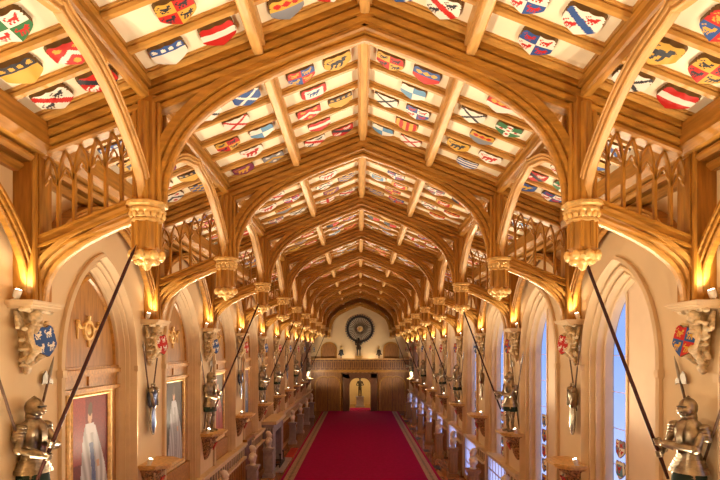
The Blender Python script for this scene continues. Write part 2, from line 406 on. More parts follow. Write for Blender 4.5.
def slope_matrix(s, d, y, lift=0.012):     # d: horizontal distance from the ridge
    ex = V(math.cos(AL), 0, -s*math.sin(AL)); ey = V(0, -1, 0); ez = ex.cross(ey)
    M = Matrix((ex, ey, ez)).transposed().to_4x4(); M.translation = V(s*d, y, zb(d))+ez*lift
    return M
spots = []
CN = ['ridge', 'middle', 'eaves']; CR = [(0.12, 1.27), (1.48, 2.72), (2.96, 4.10)]
for k in range(11):
    for r in range(6):
        y = TY[k]+HT+ROW*(r+.5)
        for c in range(3):
            x0, x1 = CR[c]
            for s in (-1, 1):
                two = ((r+(c == 1 and s > 0)) % 2 == 1) if c < 2 else (r % 3 != 0)
                for q, fr in enumerate((.26, .74) if two else ((.5 if c else .62),)):
                    d = x0+(x1-x0)*fr
                    vis = (zb(d)-5.5)/y < .70 and d/y < .69
                    if vis: spots.append((y, k, r, c, s, q if two else -1, d, random.randrange(len(SM))))
spots.sort(key=lambda t: t[0])
# give neighbours different arms
far_v, far_f, far_c = [], [], []
RN = ['first', 'second', 'third', 'fourth', 'fifth', 'sixth']
near_big, small = spots[:300], spots[300:]
for i, (y, k, r, c, s, q, d, g) in enumerate(near_big):
    if i and near_big[i-1][7] == g: g = (g+5) % len(SM)
    o = link('heraldic_shield', SM[g]); o.matrix_world = slope_matrix(s, d, y)
    bay = 'before nearest truss' if k == 0 else 'beyond %s truss' % ORD[k-1]
    qq = '' if q < 0 else (', inner' if q == 0 else ', outer')
    tag(o, '%s shield, %s %s strip, %s row %s%s' % (DES[g][4], 'left' if s < 0 else 'right', CN[c], RN[r], bay, qq), 'shield', 'coats of arms on the ceiling')
for (y, k, r, c, s, q, d, g) in small:
    M = slope_matrix(s, d, y); vs, fs, cols = SG[g]; b0 = len(far_v)
    far_v += [tuple(M@Vector(p)) for p in vs]; far_f += [tuple(i+b0 for i in f) for f in fs]; far_c += cols
o = link('distant_shields', coloured('distant_shields', far_v, far_f, far_c, PAINTED))
tag(o, 'tiny painted coats of arms on the far bays of the ceiling', 'shields', kind='stuff')

# ------------------------------------------------------------------ roof trusses
ARCHP = [(0.0, .03), (.02, .05), (.05, .055), (.058, .03), (.075, .03), (.08, .085), (.125, .095), (.133, .06), (.153, .06), (.16, .125), (.255, .125)]
ARCH = [(u, v) for u, v in ARCHP]+[(u, -v) for u, v in reversed(ARCHP)]
def sym(p): return [(u, v) for u, v in p]+[(u, -v) for u, v in reversed(p)]
half = spline([(2.60, 0, 7.42), (2.56, 0, 7.75), (2.38, 0, 8.20), (2.10, 0, 8.54), (1.63, 0, 8.87), (0.80, 0, 9.27), (0, 0, 9.56)], 5)
def make_truss():
    t = thing('roof_truss', '', 'roof truss', (0, 0, 0), 0, 'oak hammerbeam trusses')
    lf = [Vector((-p.x, p.y, p.z)) for p in half]
    mb = MB().sweep(lf+[Vector(p) for p in reversed(half)][1:], ARCH, (0, 1, 0))
    mb.build('main_arch', OAK, t, 25)
    for s in (-1, 1):
        # principal rafter, ridge to wall
        pr = sym([(-.42, .09), (-.40, .12), (-.36, .12), (-.355, .08), (-.33, .08), (-.325, .135), (-.27, .15), (-.265, .11), (-.235, .11), (-.23, .17), (-.17, .18), (-.165, .14), (-.14, .14), (-.135, .185), (.03, .185)])
        a, b_ = V(0, 0, zb(0)), V(4.46*s, 0, zb(4.46))
        MB().sweep([a, b_] if s > 0 else [b_, a], pr, (0, 1, 0)).build('principal_rafter', OAK, t)
        # post over the pendant
        mb = MB(); x = 2.82
        oc = [(.15, .09), (.09, .15), (-.09, .15), (-.15, .09), (-.15, -.09), (-.09, -.15), (.09, -.15), (.15, -.09)]
        mb.prism(oc, lambda u, v, d: (s*x+u, v, d), 7.40, 8.80)
        for uu in (-.155, .155):
            for vv in (-.10, .10): mb.tube([(s*x+uu, vv, 7.42), (s*x+uu, vv, 8.7)], .035, 8)
        for vv in (-.155, .155): mb.tube([(s*x, vv, 7.42), (s*x, vv, 8.7)], .045, 8)
        mb.build('post', OAKV, t, 40)
        # pendant
        pm = MB(); P8 = PI/8; xc = 2.86*s
        pm.lathe([(.15, 6.78), (.168, 6.82), (.168, 7.18), (.15, 7.20)], 8, (xc, 0, 0), P8)
        for k in range(8):
            aa = k*PI/4+P8; pm.tube([(xc+.165*math.cos(aa), .165*math.sin(aa), 6.84), (xc+.165*math.cos(aa), .165*math.sin(aa), 7.18)], .026, 6)
        pend = pm.build('pendant', OAKV, t, 30)
        cm = MB().lathe([(.165, 7.17), (.20, 7.185), (.20, 7.21), (.175, 7.23), (.20, 7.27), (.245, 7.31), (.245, 7.34), (.22, 7.355), (.27, 7.385), (.27, 7.425), (.24, 7.44)], 8, (xc, 0, 0), P8)
        for k in range(16):
            aa = k*PI/8; cm.ell((xc+.205*math.cos(aa), .205*math.sin(aa), 7.265), (.038, .038, .05), 6)
        cm.build('capital', GILT, pend, 30)
        bo = MB().lathe([(.155, 6.80), (.20, 6.77), (.21, 6.73), (.17, 6.69), (.10, 6.65), (.06, 6.61), (.05, 6.585), (.02, 6.57)], 8, (xc, 0, 0), P8)
        for k in range(8):
            aa = k*PI/4; R = Matrix.Rotation(aa, 3, 'Z')
            bo.ell((xc+.20*math.cos(aa), .20*math.sin(aa), 6.745), (.05, .055, .065), 8, 0, R)
            bo.ell((xc+.12*math.cos(aa+P8), .12*math.sin(aa+P8), 6.665), (.05, .04, .04), 8, 0, R)
        bo.ell((xc, 0, 6.60), (.05, .05, .05), 8)
        bo.build('leaf_boss', GILT, pend, 50)
        # wall post
        w = MB()
        w.box((s*4.50, -.19, 6.14), (s*4.26, .19, 8.2)); w.box((s*4.50, -.13, 6.14), (s*4.19, .13, 8.1))
        for vv in (-.16, .16): w.tube([(s*4.24, vv, 6.14), (s*4.24, vv, 8.1)], .04, 8)
        w.build('wall_post', OAKV, t)
        # sloping hammer rail, tracery, lower brace
        ra, rb = V(4.26*s, 0, 6.92), V(2.92*s, 0, 7.46)
        rp = sym([(-.20, .08), (-.18, .13), (-.15, .13), (-.145, .07), (-.12, .07), (-.115, .16), (-.08, .16), (-.06, .12), (.0, .12), (.01, .15), (.04, .15), (.06, .08)])
        MB().sweep([ra, rb] if s < 0 else [rb, ra], rp, (0, 1, 0)).build('hammer_rail', OAK, t)
        br = spline([(4.17, 0, 6.14), (4.14, 0, 6.34), (4.03, 0, 6.58), (3.73, 0, 6.83), (3.36, 0, 7.03), (3.00, 0, 7.18)], 5)
        br = [Vector((p.x*s, 0, p.z)) for p in br]
        bp = sym([(0, .04), (.02, .06), (.045, .06), (.05, .03), (.07, .03), (.075, .10), (.11, .115), (.115, .07), (.135, .07), (.14, .15), (.20, .15)])
        MB().sweep(br if s < 0 else list(reversed(br)), bp, (0, 1, 0)).build('lower_brace', OAKX, t, 30)
        tr = MB()
        def zr(x): return 7.46-(x-2.92)*0.403
        def zt(x): return 9.72-SL*x
        N = 6; xs = [2.98+(4.22-2.98)*i/N for i in range(N+1)]
        for i in range(N+1):
            x_ = xs[i]; z1 = zr(x_)+.02; zz = zt(x_)
            zs = z1+(zz-z1)*.52
            tr.box((s*x_-.018, -.032, z1), (s*x_+.018, .032, zs+.05))
            for dn in (-1, 1):
                j = i+dn
                if 0 <= j <= N:
                    xe = x_+dn*(xs[1]-xs[0])*.98; pts = []
                    for q in range(8):
                        f = q/7; pts.append((s*(x_+(xe-x_)*(1-math.cos(f*PI/2))), 0, zs+(zt(xe)+.02-zs)*math.sin(f*PI/2)))
                    tr.sweep(pts, [(-.013, -.028), (.013, -.028), (.013, .028), (-.013, .028)], (0, 1, 0))
            if i < N:        # cusped inner heads
                xm = (xs[i]+xs[i+1])/2; zq = zr(xm)+(zt(xm)-zr(xm))*.62
                for dn in (-1, 1):
                    pts = [(s*(xm+dn*.10), 0, zq-.10), (s*(xm+dn*.085), 0, zq-.01), (s*(xm+dn*.045), 0, zq+.04), (s*(xm+dn*.04), 0, zq+.08), (s*xm, 0, zq+.15)]
                    tr.sweep(pts, [(-.009, -.018), (.009, -.018), (.009, .018), (-.009, .018)], (0, 1, 0))
        tr.build('tracery', OAKV, t)
    return t
proto = make_truss()
for i, y in enumerate(TY):
    t = proto if i == 0 else copy_tree(proto)
    t.location = (0, y, 0)
    t['label'] = 'hammerbeam oak roof truss over the gallery just behind the viewer, out of view' if i == 0 else \
        ('last hammerbeam oak roof truss, set against the far wall' if i == 11 else '%s hammerbeam oak roof truss from the viewer, with gilded pendants' % ORD[i-1])
# arches along the hall: between pendants, and along the walls
hb = B/2
ap = spline([(0, -hb+.17, 7.42), (0, -hb+.30, 7.75), (0, -1.22, 8.22), (0, -.70, 8.47), (0, -.10, 8.60), (0, 0, 8.63)], 5)
apath = ap+[Vector((0, -p.y, p.z)) for p in reversed(ap[:-1])]
am = MB().sweep(apath, sym([(0, .035), (.015, .05), (.03, .05), (.035, .025), (.052, .025), (.056, .07), (.08, .08), (.085, .055), (.10, .055), (.105, .095), (.13, .095)]), (-1, 0, 0)).mesh('arcade_arch', OAKL, 30)
wp_ = spline([(0, -hb+.20, 6.14), (0, -hb+.26, 6.62), (0, -1.35, 7.25), (0, -.75, 7.58), (0, 0, 7.78)], 5)
wpath = wp_+[Vector((0, -p.y, p.z)) for p in reversed(wp_[:-1])]
wm = MB().sweep(wpath, sym([(0, .035), (.02, .05), (.04, .05), (.045, .025), (.065, .025), (.07, .075), (.10, .08), (.105, .055), (.12, .055), (.125, .105), (.16, .105)]), (-1, 0, 0)).mesh('wall_rib', OAK, 30)
for k in range(11):
    for s, w in ((-1, 'left'), (1, 'right')):
        where = 'on the near side of the first truss' if k == 0 else 'between the %s and %s trusses' % (ORD[k-1], ORD[k])
        tag(link('arcade_arch', am, None, (s*2.86, TY[k]+hb, 0)), '%s pendant arch of pale oak %s' % (w, where), 'arch', 'arches between the pendants')
        tag(link('wall_rib', wm, None, (s*4.36, TY[k]+hb, 0)), 'oak rib curving along the %s wall %s' % (w, where), 'arch', 'ribs along the walls')

# ------------------------------------------------------------------ left niches, right windows
HOOD = [(.08, 0), (.08, -.06), (.02, -.08), (0, -.02), (-.03, .02), (-.05, .10), (-.08, .10), (-.09, .04), (-.13, .04), (-.14, .09), (-.16, .18), (-.19, .18), (-.20, .12),
        (-.23, .12), (-.25, .24), (-.28, .28), (-.30, .24), (-.32, .26), (-.34, .36), (-.34, .42), (.08, .42)]
def opening_path(c, zlo, rev):
    na = RA if rev else NA; x = WX if rev else -WX
    p = [(x, c-na, zlo)]+[(x, c+u, z) for u, z in pointed(na, NZ, NH, 12)]+[(x, c+na, zlo)]
    return list(reversed(p)) if rev else p
def stops(mb, x, c, s):           # little carved stops at the springing
    for e in (-1, 1): na = RA if s > 0 else NA; mb.box((x, c+e*(na+.06)-.06, NZ-.20), (x-s*.10, c+e*(na+.06)+.06, NZ-.09))
def add_portrait(c, idx):
    # painted sitter: colours laid down as paint on a fine grid
    BGS = [(.16, .02, .015), (.05, .03, .02), (.09, .06, .03), (.12, .03, .02), (.03, .03, .04)]
    RB = [(.62, .62, .66), (.50, .50, .55), (.55, .10, .08), (.10, .12, .25), (.62, .55, .40)]
    rng = random.Random(40+idx); bgc = BGS[idx % 5]; rb = RB[idx % 5]; nx, ny = 64, 100
    w, h = 1.36, 2.10; vs, fs, cols = [], [], []
    for j in range(ny+1):
        for i in range(nx+1): vs.append((0, (i/nx-.5)*w, (j/ny)*h))
    for j in range(ny):
        for i in range(nx):
            fs.append((j*(nx+1)+i, j*(nx+1)+i+1, (j+1)*(nx+1)+i+1, (j+1)*(nx+1)+i))
            u = (i+.5)/nx-.5; v = (j+.5)/ny; n = .8+.4*rng.random(); col = tuple(q*n for q in bgc)
            if u < -.12 and v > .45 and idx % 2 == 0: col = (.30*n, .035*n, .02*n)
            if v < .10: col = (.10*n, .06*n, .04*n)
            hw = .13+.33*(1-v/.74)**.8 if v < .74 else 0
            cx = .04+.05*math.sin(v*6)
            if v < .74 and abs(u-cx) < hw:
                st = .65+.45*math.sin((u-cx)*60/(1+v)+v*5)*.5+.1; col = tuple(q*st for q in rb)
                if abs(u-cx) < .05 and v < .6: col = (.10*n, .14*n, .30*n) if idx % 3 == 0 else tuple(q*.6*n for q in rb)
            if .68 < v < .76 and abs(u-cx) < .11: col = tuple(q*.9 for q in rb)
            if (u-cx)**2*1.3+(v-.82)**2 < .0042: col = (.55, .33, .22)
            if (u-cx)**2*1.0+(v-.875)**2 < .0032: col = (.10, .06, .035)
            if abs(u-cx-.17+.1*v) < .035 and .38 < v < .66: col = (.55, .34, .22) if v < .44 else tuple(q*.85 for q in rb)
            cols.append(col)
    t = thing('portrait_painting', '', 'painting', (-WX-.225, c+.02, 2.66), 0, 'portraits in the left wall niches')
    fr = MB().sweep([(.0, -w/2-.05, -.05), (.0, -w/2-.05, h+.05), (.0, w/2+.05, h+.05), (.0, w/2+.05, -.05)],
        [(-.06, 0), (-.06, .035), (-.02, .06), (.03, .05), (.06, .07), (.09, .03), (.09, 0)], (1, 0, 0), 0, True)
    fr.build('frame', GILT, t, 30)
    link('canvas', coloured('canvas', vs, fs, cols, CANVAS), t, (0.02, 0, 0))
    what = ['pale robed sitter before a red curtain', 'white robed sitter on a dark ground', 'red robed sitter before a red curtain', 'dark robed sitter on a red ground', 'tawny robed sitter before a red curtain'][idx % 5]
    t['label'] = 'framed portrait of %s in the %s left niche' % (what, ORD[idx] if idx else 'nearest')
    return t
def arch_poly(c, a, h, zlo): return [(c-a, zlo)]+[(c+u, z) for u, z in pointed(a, NZ, h, 12)]+[(c+a, zlo)]
for i, c in enumerate(CL):
    nm = i if i else 0
    mb = MB().sweep(opening_path(c, 1.98, False), [(u*.62 if u < 0 else u, v*.72 if v > 0 else v) for u, v in HOOD], (-1, 0, 0)); stops(mb, -WX, c, -1)
    struct(mb.build('trim_%d' % (i+1), STONE, None, 30), 'moulded cream stone arch around a niche on the left wall', 'trim')
    if i == 0: lab = 'oak niche panelling in the left arch beside the viewer'
    else: lab = 'oak panelling with carved medallion filling the %s arched niche on the left wall' % ORD[i-1]
    t = thing('niche_panelling', lab, 'wall panelling', (0, c, 0), 0, 'oak panels in the left niches')
    p = MB(); p.prism(arch_poly(0, NA-.17, NH-.18, 1.98), lambda u, v, d: (d, u, v), -WX-.24, -WX-.32); p.build('back_panel', PANEL, t)
    rl = MB()
    for z0, z1, dd in ((4.80, 4.87, .10), (4.86, 5.11, .04), (5.10, 5.18, .11), (5.17, 5.23, .07)): rl.box((-WX-.26, -1.10, z0), (-WX-.26+dd, 1.10, z1))
    rl.box((-WX-.23, -.06, 4.90), (-WX-.19, .06, 5.06))
    MB().box((-WX-.42, -NA-.05, 1.90), (-WX+.02, NA+.05, 1.985)).build('sill', STONE, t); rl.build('rail', OAK, t); MB().box((-WX-.26, -1.10, 1.98), (-WX-.14, 1.10, 2.55)).build('sill_board', OAK, t)
    ib = MB().sweep([(-WX-.24, u, v) for u, v in arch_poly(0, NA-.27, NH-.30, 5.24)], [(0, 0), (0, -.03), (-.05, -.045), (-.07, 0)], (-1, 0, 0)); ib.build('arch_bead', OAK, t, 30)
    md = MB(); ring = [(-WX-.24, .15*math.cos(a), 5.85+.15*math.sin(a)) for a in [k*2*PI/20 for k in range(20)]]
    md.sweep(ring, [(-.025, 0), (-.02, .04), (.02, .04), (.03, 0)], (1, 0, 0), 0, True)
    md.ell((-WX-.23, 0, 5.85), (.03, .10, .11), 10)
    for e in (-1, 1):
        md.tube([(-WX-.23, e*.15, 5.90), (-WX-.22, e*.26, 5.88), (-WX-.22, e*.36, 5.95)], [.03, .022, .03], 6); md.ell((-WX-.22, e*.37, 5.98), .045, 8)
        md.tube([(-WX-.23, e*.37, 5.95), (-WX-.23, e*.36, 5.70)], [.02, .012], 6)
    md.tube([(-WX-.23, 0, 6.0), (-WX-.22, 0, 6.10)], [.03, .04], 6); md.tube([(-WX-.23, 0, 5.70), (-WX-.22, 0, 5.56)], [.03, .02], 6)
    md.build('medallion', GILT, t, 40)
    if i > 0: add_portrait(c, i-1)
XG = WX+.40
WG0, WG1 = -1.06, 1.06                      # glazed width along the hall, around the bay centre
STRIP = (.33, 1.06)                        # the clear light on the far side
glass_cols = [('red', 'white', 'blue'), ('white', 'grey', 'red'), ('blue', 'white', 'gold'), ('sky', 'white', 'red'), ('red', 'gold', 'blue'), ('white', 'red', 'black')]
for i, c in enumerate(CW):
    w = thing('window_%d' % (i+1), 'tall pointed window with pale blue daylight on the right wall', 'window', (0, c, 0)); w['kind'] = 'structure'
    mb = MB().sweep(opening_path(0, 0.06, True), HOOD, (1, 0, 0)); stops(mb, WX, 0, 1); mb.build('moulded_arch', STONE, w, 30)
    up = arch_poly(0, RA-.30, NH-.32, 1.84)
    XL = WX+.015
    g = MB().add([(XG, u, z) for u, z in up], [tuple(range(len(up)))])
    g.build('glass', GLASS, w); g = MB()
    g.add([(XL, -RA+.08, .2), (XL, RA-.08, .2), (XL, RA-.08, 1.84), (XL, -RA+.08, 1.84)], [(0, 1, 2, 3)]); g.build('lower_glass', FROST, w)
    lw = MB(); lw.box((XL-.05, -RA-.02, 1.80), (XG+.02, RA+.02, 1.90)); lw.box((XL-.03, -RA-.02, .06), (XG, RA+.02, .22))
    for k in range(8):
        u = -RA+.06+(2*RA-.12)*k/7; lw.box((XL-.012, u-.022, .2), (XL+.02, u+.022, 1.82))
    for z in (.78, 1.34): lw.box((XL-.01, -RA, z), (XL+.01, RA, z+.05))
    lw.build('lower_tracery', STONE, w)
    # cream shutter over the near part
    n = 8; top = []
    pts = [(u, z) for u, z in pointed(RA-.30, NZ, NH-.32, 12)]
    inner = [p for p in pts if p[0] < STRIP[0]]
    zc = [z for u, z in pts if u > STRIP[0]][0]
    sh = MB(); sh.prism([(-RA+.30, 1.86)]+inner+[(STRIP[0], zc), (STRIP[0], 1.86)], lambda u, v, d: (d, u, v), XG-.06, XG-.03); sh.build('shutter', SHUT, w)
    fr = MB()
    fr.box((XG-.08, STRIP[0]-.035, 1.88), (XG+.02, STRIP[0]+.035, zc))
    for z in (2.6, 3.3, 4.0, 4.7, 5.4): fr.box((XG-.012, STRIP[0], z), (XG, WG1, z+.012))
    fr.build('mullion', STONE, w)
    for k in range(6):
        gc = glass_cols[(i+k*2) % 6]; vs, fs, cols = shield_grid(des('quarter_beast' if (i+k) % 2 else 'border', *gc), .38, .34, .01, 12, 12)
        o = link('stained_glass_shield', coloured('stained_glass_shield', vs, fs, cols, PAINTED), w)
        o.matrix_local = Matrix(((0, 0, -1, XG-.02), (-1, 0, 0, (STRIP[0]+WG1)/2-.02), (0, 1, 0, 3.64-.40*k), (0, 0, 0, 1)))
    ld = bpy.data.lights.new('daylight_portal', 'AREA'); ld.shape = 'RECTANGLE'; ld.size = .66; ld.size_y = 4.6; ld.cycles.is_portal = True
    lo = bpy.data.objects.new('daylight_portal', ld); COL.objects.link(lo); lo.location = (XG+.06, c+(STRIP[0]+WG1)/2, 4.1); lo.rotation_euler = (PI/2, 0, PI/2)
    ld = bpy.data.lights.new('daylight_portal', 'AREA'); ld.shape = 'RECTANGLE'; ld.size = 2.6; ld.size_y = 1.64; ld.cycles.is_portal = True
    lo = bpy.data.objects.new('daylight_portal', ld); COL.objects.link(lo); lo.location = (XG+.03, c, 1.02); lo.rotation_euler = (PI/2, 0, PI/2)

# ------------------------------------------------------------------ dado along both walls
def dado_run(mb, s, y0, y1):
    x = s*WX; d = s*-.10
    mb.box((x, y0, 1.93), (x+d*1.9, y1, 2.02), 0); mb.box((x, y0, 1.86), (x+d*1.4, y1, 1.93), 0)
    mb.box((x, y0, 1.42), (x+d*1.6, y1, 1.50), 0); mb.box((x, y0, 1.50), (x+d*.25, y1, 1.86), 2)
    n = max(2, int((y1-y0)/.30))
    for k in range(n+1):
        y = y0+(y1-y0)*k/n; mb.box((x, y-.05, 1.50), (x+d*.55, y+.05, 1.86), 0)
    mb.box((x, y0, 1.78), (x+d*.6, y1, 1.86), 0)
    mb.box((x, y0, 0), (x+d*.8, y1, 1.42), 1); mb.box((x, y0, 0), (x+d*1.4, y1, .22), 1)
    n = max(1, int((y1-y0)/.30))
    for k in range(n+1):
        y = y0+(y1-y0)*k/n; mb.box((x, y-.03, .22), (x+d*1.05, y+.03, 1.42), 1)
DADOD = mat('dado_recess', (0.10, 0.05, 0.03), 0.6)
FPY0, FPY1 = 24.95, 28.0
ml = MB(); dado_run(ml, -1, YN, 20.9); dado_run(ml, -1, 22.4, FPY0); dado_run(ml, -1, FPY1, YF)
struct(ml.build('trim_20', [STONE, PANEL, DADOD]), 'pierced stone dado rail over oak panelling along the left wall', 'trim')
mr = MB(); ed = [YN]+sum([[c-RA-.10, c+RA+.10] for c in CW], [])+[YF]
for a, b_ in zip(ed[::2], ed[1::2]):
    if b_-a > .2: dado_run(mr, 1, a, b_)
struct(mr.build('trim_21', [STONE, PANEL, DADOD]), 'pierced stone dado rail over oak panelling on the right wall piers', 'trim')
d1 = thing('door_1', 'dark oak door in the left wall panelling', 'door', (0, 21.65, 0)); d1['kind'] = 'structure'
MB().box((-WX-.02, -.72, 0), (-WX+.05, .72, 2.05)).build('door_leaf', DARKOAK, d1)
MB().box((-WX, -.75, 2.02), (-WX+.16, .75, 2.12)).build('door_head', PANEL, d1)

# ------------------------------------------------------------------ far wall
fw = MB()
def fwbox(x0, x1, z0, z1): fw.box((x0, YF, z0), (x1, YF+.3, z1))
fwbox(-4.6, -.95, 0, 3.6); fwbox(.95, 4.6, 0, 3.6); fwbox(-4.6, 4.6, 3.6, 10.3); fwbox(-.95, .95, 2.98, 3.6)
struct(fw.build('wall_far', CREAM), 'cream gable wall at the far end of the hall', 'wall')
pn = MB(); pn.box((-4.48, YF-.10, 0), (-1.62, YF, 3.64)); pn.box((1.62, YF-.10, 0), (4.48, YF, 3.64)); pn.box((-1.7, YF-.10, 3.4), (1.7, YF, 3.64))
for x in [-4.3+.36*k for k in range(25)]:
    if abs(x) > 1.7: pn.box((x-.03, YF-.13, 0), (x+.03, YF-.1, 3.6))
struct(pn.build('trim_22', FARP), 'oak panelling on the far wall below the gallery', 'trim')
for s, n_, w in ((-1, 2, 'left'), (1, 3, 'right')):
    d = thing('door_%d' % n_, 'wide arched oak doorway on the far wall, %s of the lit opening' % w, 'door', (s*2.95, YF-.13, 0)); d['kind'] = 'structure'
    pts = [(-1.1, 0)]+pointed(1.1, 2.35, .65, 8)+[(1.1, 0)]
    MB().prism(pts, lambda u, v, q: (u, q, v), -.03, .05).build('door_leaf', FARP, d)
    MB().sweep([(u, -.03, v) for u, v in pts], sym([(0, .03), (.06, .06), (.14, .05)]), (0, 1, 0)).build('arch_trim', OAK, d)
    bt = MB()
    for k in range(7): bt.box((-.95+.3*k, -.05, 0.05), (-.93+.3*k, -.03, 2.6))
    bt.box((-.02, -.07, 0), (.02, -.03, 2.9)); bt.build('batten', DARKOAK, d)
    MB().ell((.12, -.08, 1.05), .05, 8).build('handle', DARK, d)
    u_ = thing('door_%d' % (n_+2), 'pointed oak door on the far gallery, %s of the round display' % w, 'door', (s*2.85, YF-.02, 3.7)); u_['kind'] = 'structure'
    pts = [(-.62, 0)]+pointed(.62, 1.9, .60, 8)+[(.62, 0)]
    MB().prism(pts, lambda u, v, q: (u, q, v), -.06, .0).build('door_leaf', FARP, u_)
    MB().sweep([(u, -.04, v) for u, v in pts], sym([(0, .03), (.05, .06), (.12, .05)]), (0, 1, 0)).build('arch_trim', OAK, u_)
# doorway surround
dw = thing('doorway_surround', 'dark carved oak surround of the lit central doorway', 'doorway', (0, YF-.16, 0))
pts = [(-.95, 0)]+pointed(.95, 2.35, .62, 10)+[(.95, 0)]
m_ = MB(); m_.box((-1.55, -.16, 0), (-.97, .16, 3.4)); m_.box((.97, -.16, 0), (1.55, .16, 3.4)); m_.box((-1.55, -.16, 3.02), (1.55, .16, 3.4)); m_.build('jamb', DARKOAK, dw)
MB().sweep([(u, -.12, v) for u, v in pts], sym([(0, .05), (.05, .10), (.12, .10)]), (0, 1, 0)).build('arch_moulding', DARKOAK, dw)
sp = MB()
arc = pointed(.95, 2.35, .62, 10)
for sgn in (-1, 1):
    hp = [p for p in arc if p[0]*sgn >= 0]
    if sgn < 0: sp.prism([(-.98, 2.35)]+hp+[(0, 3.1), (-.98, 3.1)], lambda u, v, q: (u, q, v), -.08, .12)
    else: sp.prism(hp+[(.98, 2.35), (.98, 3.1), (0, 3.1)], lambda u, v, q: (u, q, v), -.08, .12)
sp.build('spandrel', DARKOAK, dw)
cr = MB(); cr.box((-1.65, -.22, 3.4), (1.65, .16, 3.5))
for k in range(9): cr.box((-1.6+.38*k, -.22, 3.5), (-1.4+.38*k, .1, 3.62))
cr.build('cresting', DARKOAK, dw)
# gallery balustrade
gl = thing('gallery', 'oak gallery balcony with panelled balustrade across the far wall', 'gallery', (0, YF-.55, 3.64))
g = MB(); g.box((-4.47, -.12, 0), (4.47, .55, .16)); g.box((-4.47, -.18, -.08), (4.47, .55, 0)); g.build('deck', OAK, gl)
g = MB(); g.box((-4.47, -.10, 1.06), (4.47, .06, 1.18)); g.build('handrail', OAKL, gl)
g = MB(); g.box((-4.47, -.02, .16), (4.47, .02, 1.06)); g.build('back_panel', DARKOAK, gl)
g = MB()
for k in range(23): g.box((-4.45+.403*k, -.08, .16), (-4.38+.403*k, .05, 1.06)); g.box((-4.27+.403*k, -.05, .30), (-4.17+.403*k, .03, .90))
g.box((-4.47, -.06, .85), (4.47, .03, .92)); g.box((-4.47, -.06, .28), (4.47, .03, .34)); g.build('balustrade', FARP, gl)
# round display of blades
BKD = mat('display_backing', (0.58, 0.50, 0.38), 0.6)
ro = thing('round_blade_display', 'round sunburst display of sword blades inside a dark ring high on the far wall', 'weapon display', (0, YF-.02, 7.50))
ring = [(1.12*math.cos(a), -.05, 1.12*math.sin(a)) for a in [k*2*PI/40 for k in range(40)]]
MB().sweep(ring, [(-.12, -.05), (-.12, .05), (.08, .05), (.08, -.05)], (0, 1, 0), 0, True).build('ring', DARK, ro, 30)
rb_ = MB(); rd = MB()
for k in range(36):
    a = k*2*PI/36; c_, s_ = math.cos(a), math.sin(a)
    rb_.sweep([(.30*c_, -.04, .30*s_), (.98*c_, -.04, .98*s_), (1.05*c_, -.04, 1.05*s_)], [(-.022, -.012), (.022, -.012), (.022, .012), (-.022, .012)], (0, 1, 0))
    rd.sweep([(1.18*c_, -.04, 1.18*s_), (1.36*c_, -.04, 1.36*s_)], [(-.03, -.012), (.03, -.012), (.03, .012), (-.03, .012)], (0, 1, 0))
rb_.build('blade', BRONZE, ro); rd.build('outer_blade', DSTEEL, ro)
MB().lathe([(1.12, 0), (1.12, .015)], 40).build('backing', BKD, ro).rotation_euler = (PI/2, 0, 0)
MB().lathe([(.0, .08), (.16, .07), (.24, 0)], 24).build('boss', GILT, ro).rotation_euler = (PI/2, 0, 0)
# room beyond
rm = MB(); yb = YF+6.2
rm.box((-3, yb, 0), (3, yb+.2, 4.5)); rm.box((-3.2, YF+.3, 0), (-3, yb, 4.5)); rm.box((3, YF+.3, 0), (3.2, yb, 4.5)); rm.box((-3.2, YF+.3, 4.4), (3.2, yb+.2, 4.6))
struct(rm.build('wall_beyond', YELLOW), 'yellow lit walls of the room beyond the far doorway', 'wall')
ld = bpy.data.lights.new('lobby_lamp', 'POINT'); ld.energy = 95; ld.color = (1, .88, .62); ld.shadow_soft_size = .25
lo = bpy.data.objects.new('lobby_lamp', ld); COL.objects.link(lo); lo.location = (0, YF+3.0, 3.9)

# ------------------------------------------------------------------ carpet
cp = thing('carpet', 'long crimson carpet running the length of the hall', 'carpet', (0, 0, 0))
MB().box((-2.80, YN+.1, .002), (2.80, YF-.05, .022)).build('pile', CARPET, cp)
for s in (-1, 1):
    MB().box((s*2.80, YN+.1, .002), (s*3.30, YF-.6, .020)).build('border', BORDER, cp)
    e = MB(); e.box((s*3.30, YN+.1, .002), (s*3.42, YF-.6, .021)); e.box((s*2.80, YN+.1, .019), (s*2.86, YF-.6, .0235)); e.build('red_edge', CARPET, cp)
    for k in range(1): 
        q = MB()
        for j in range(120):
            y = 17+.275*j; q.add([(s*3.08, y, .0215), (s*3.17, y+.11, .0215), (s*3.08, y+.22, .0215), (s*2.99, y+.11, .0215)], [(0, 1, 2, 3)])
        q.build('border_motif', DADOD, cp)['kind'] = 'stuff'

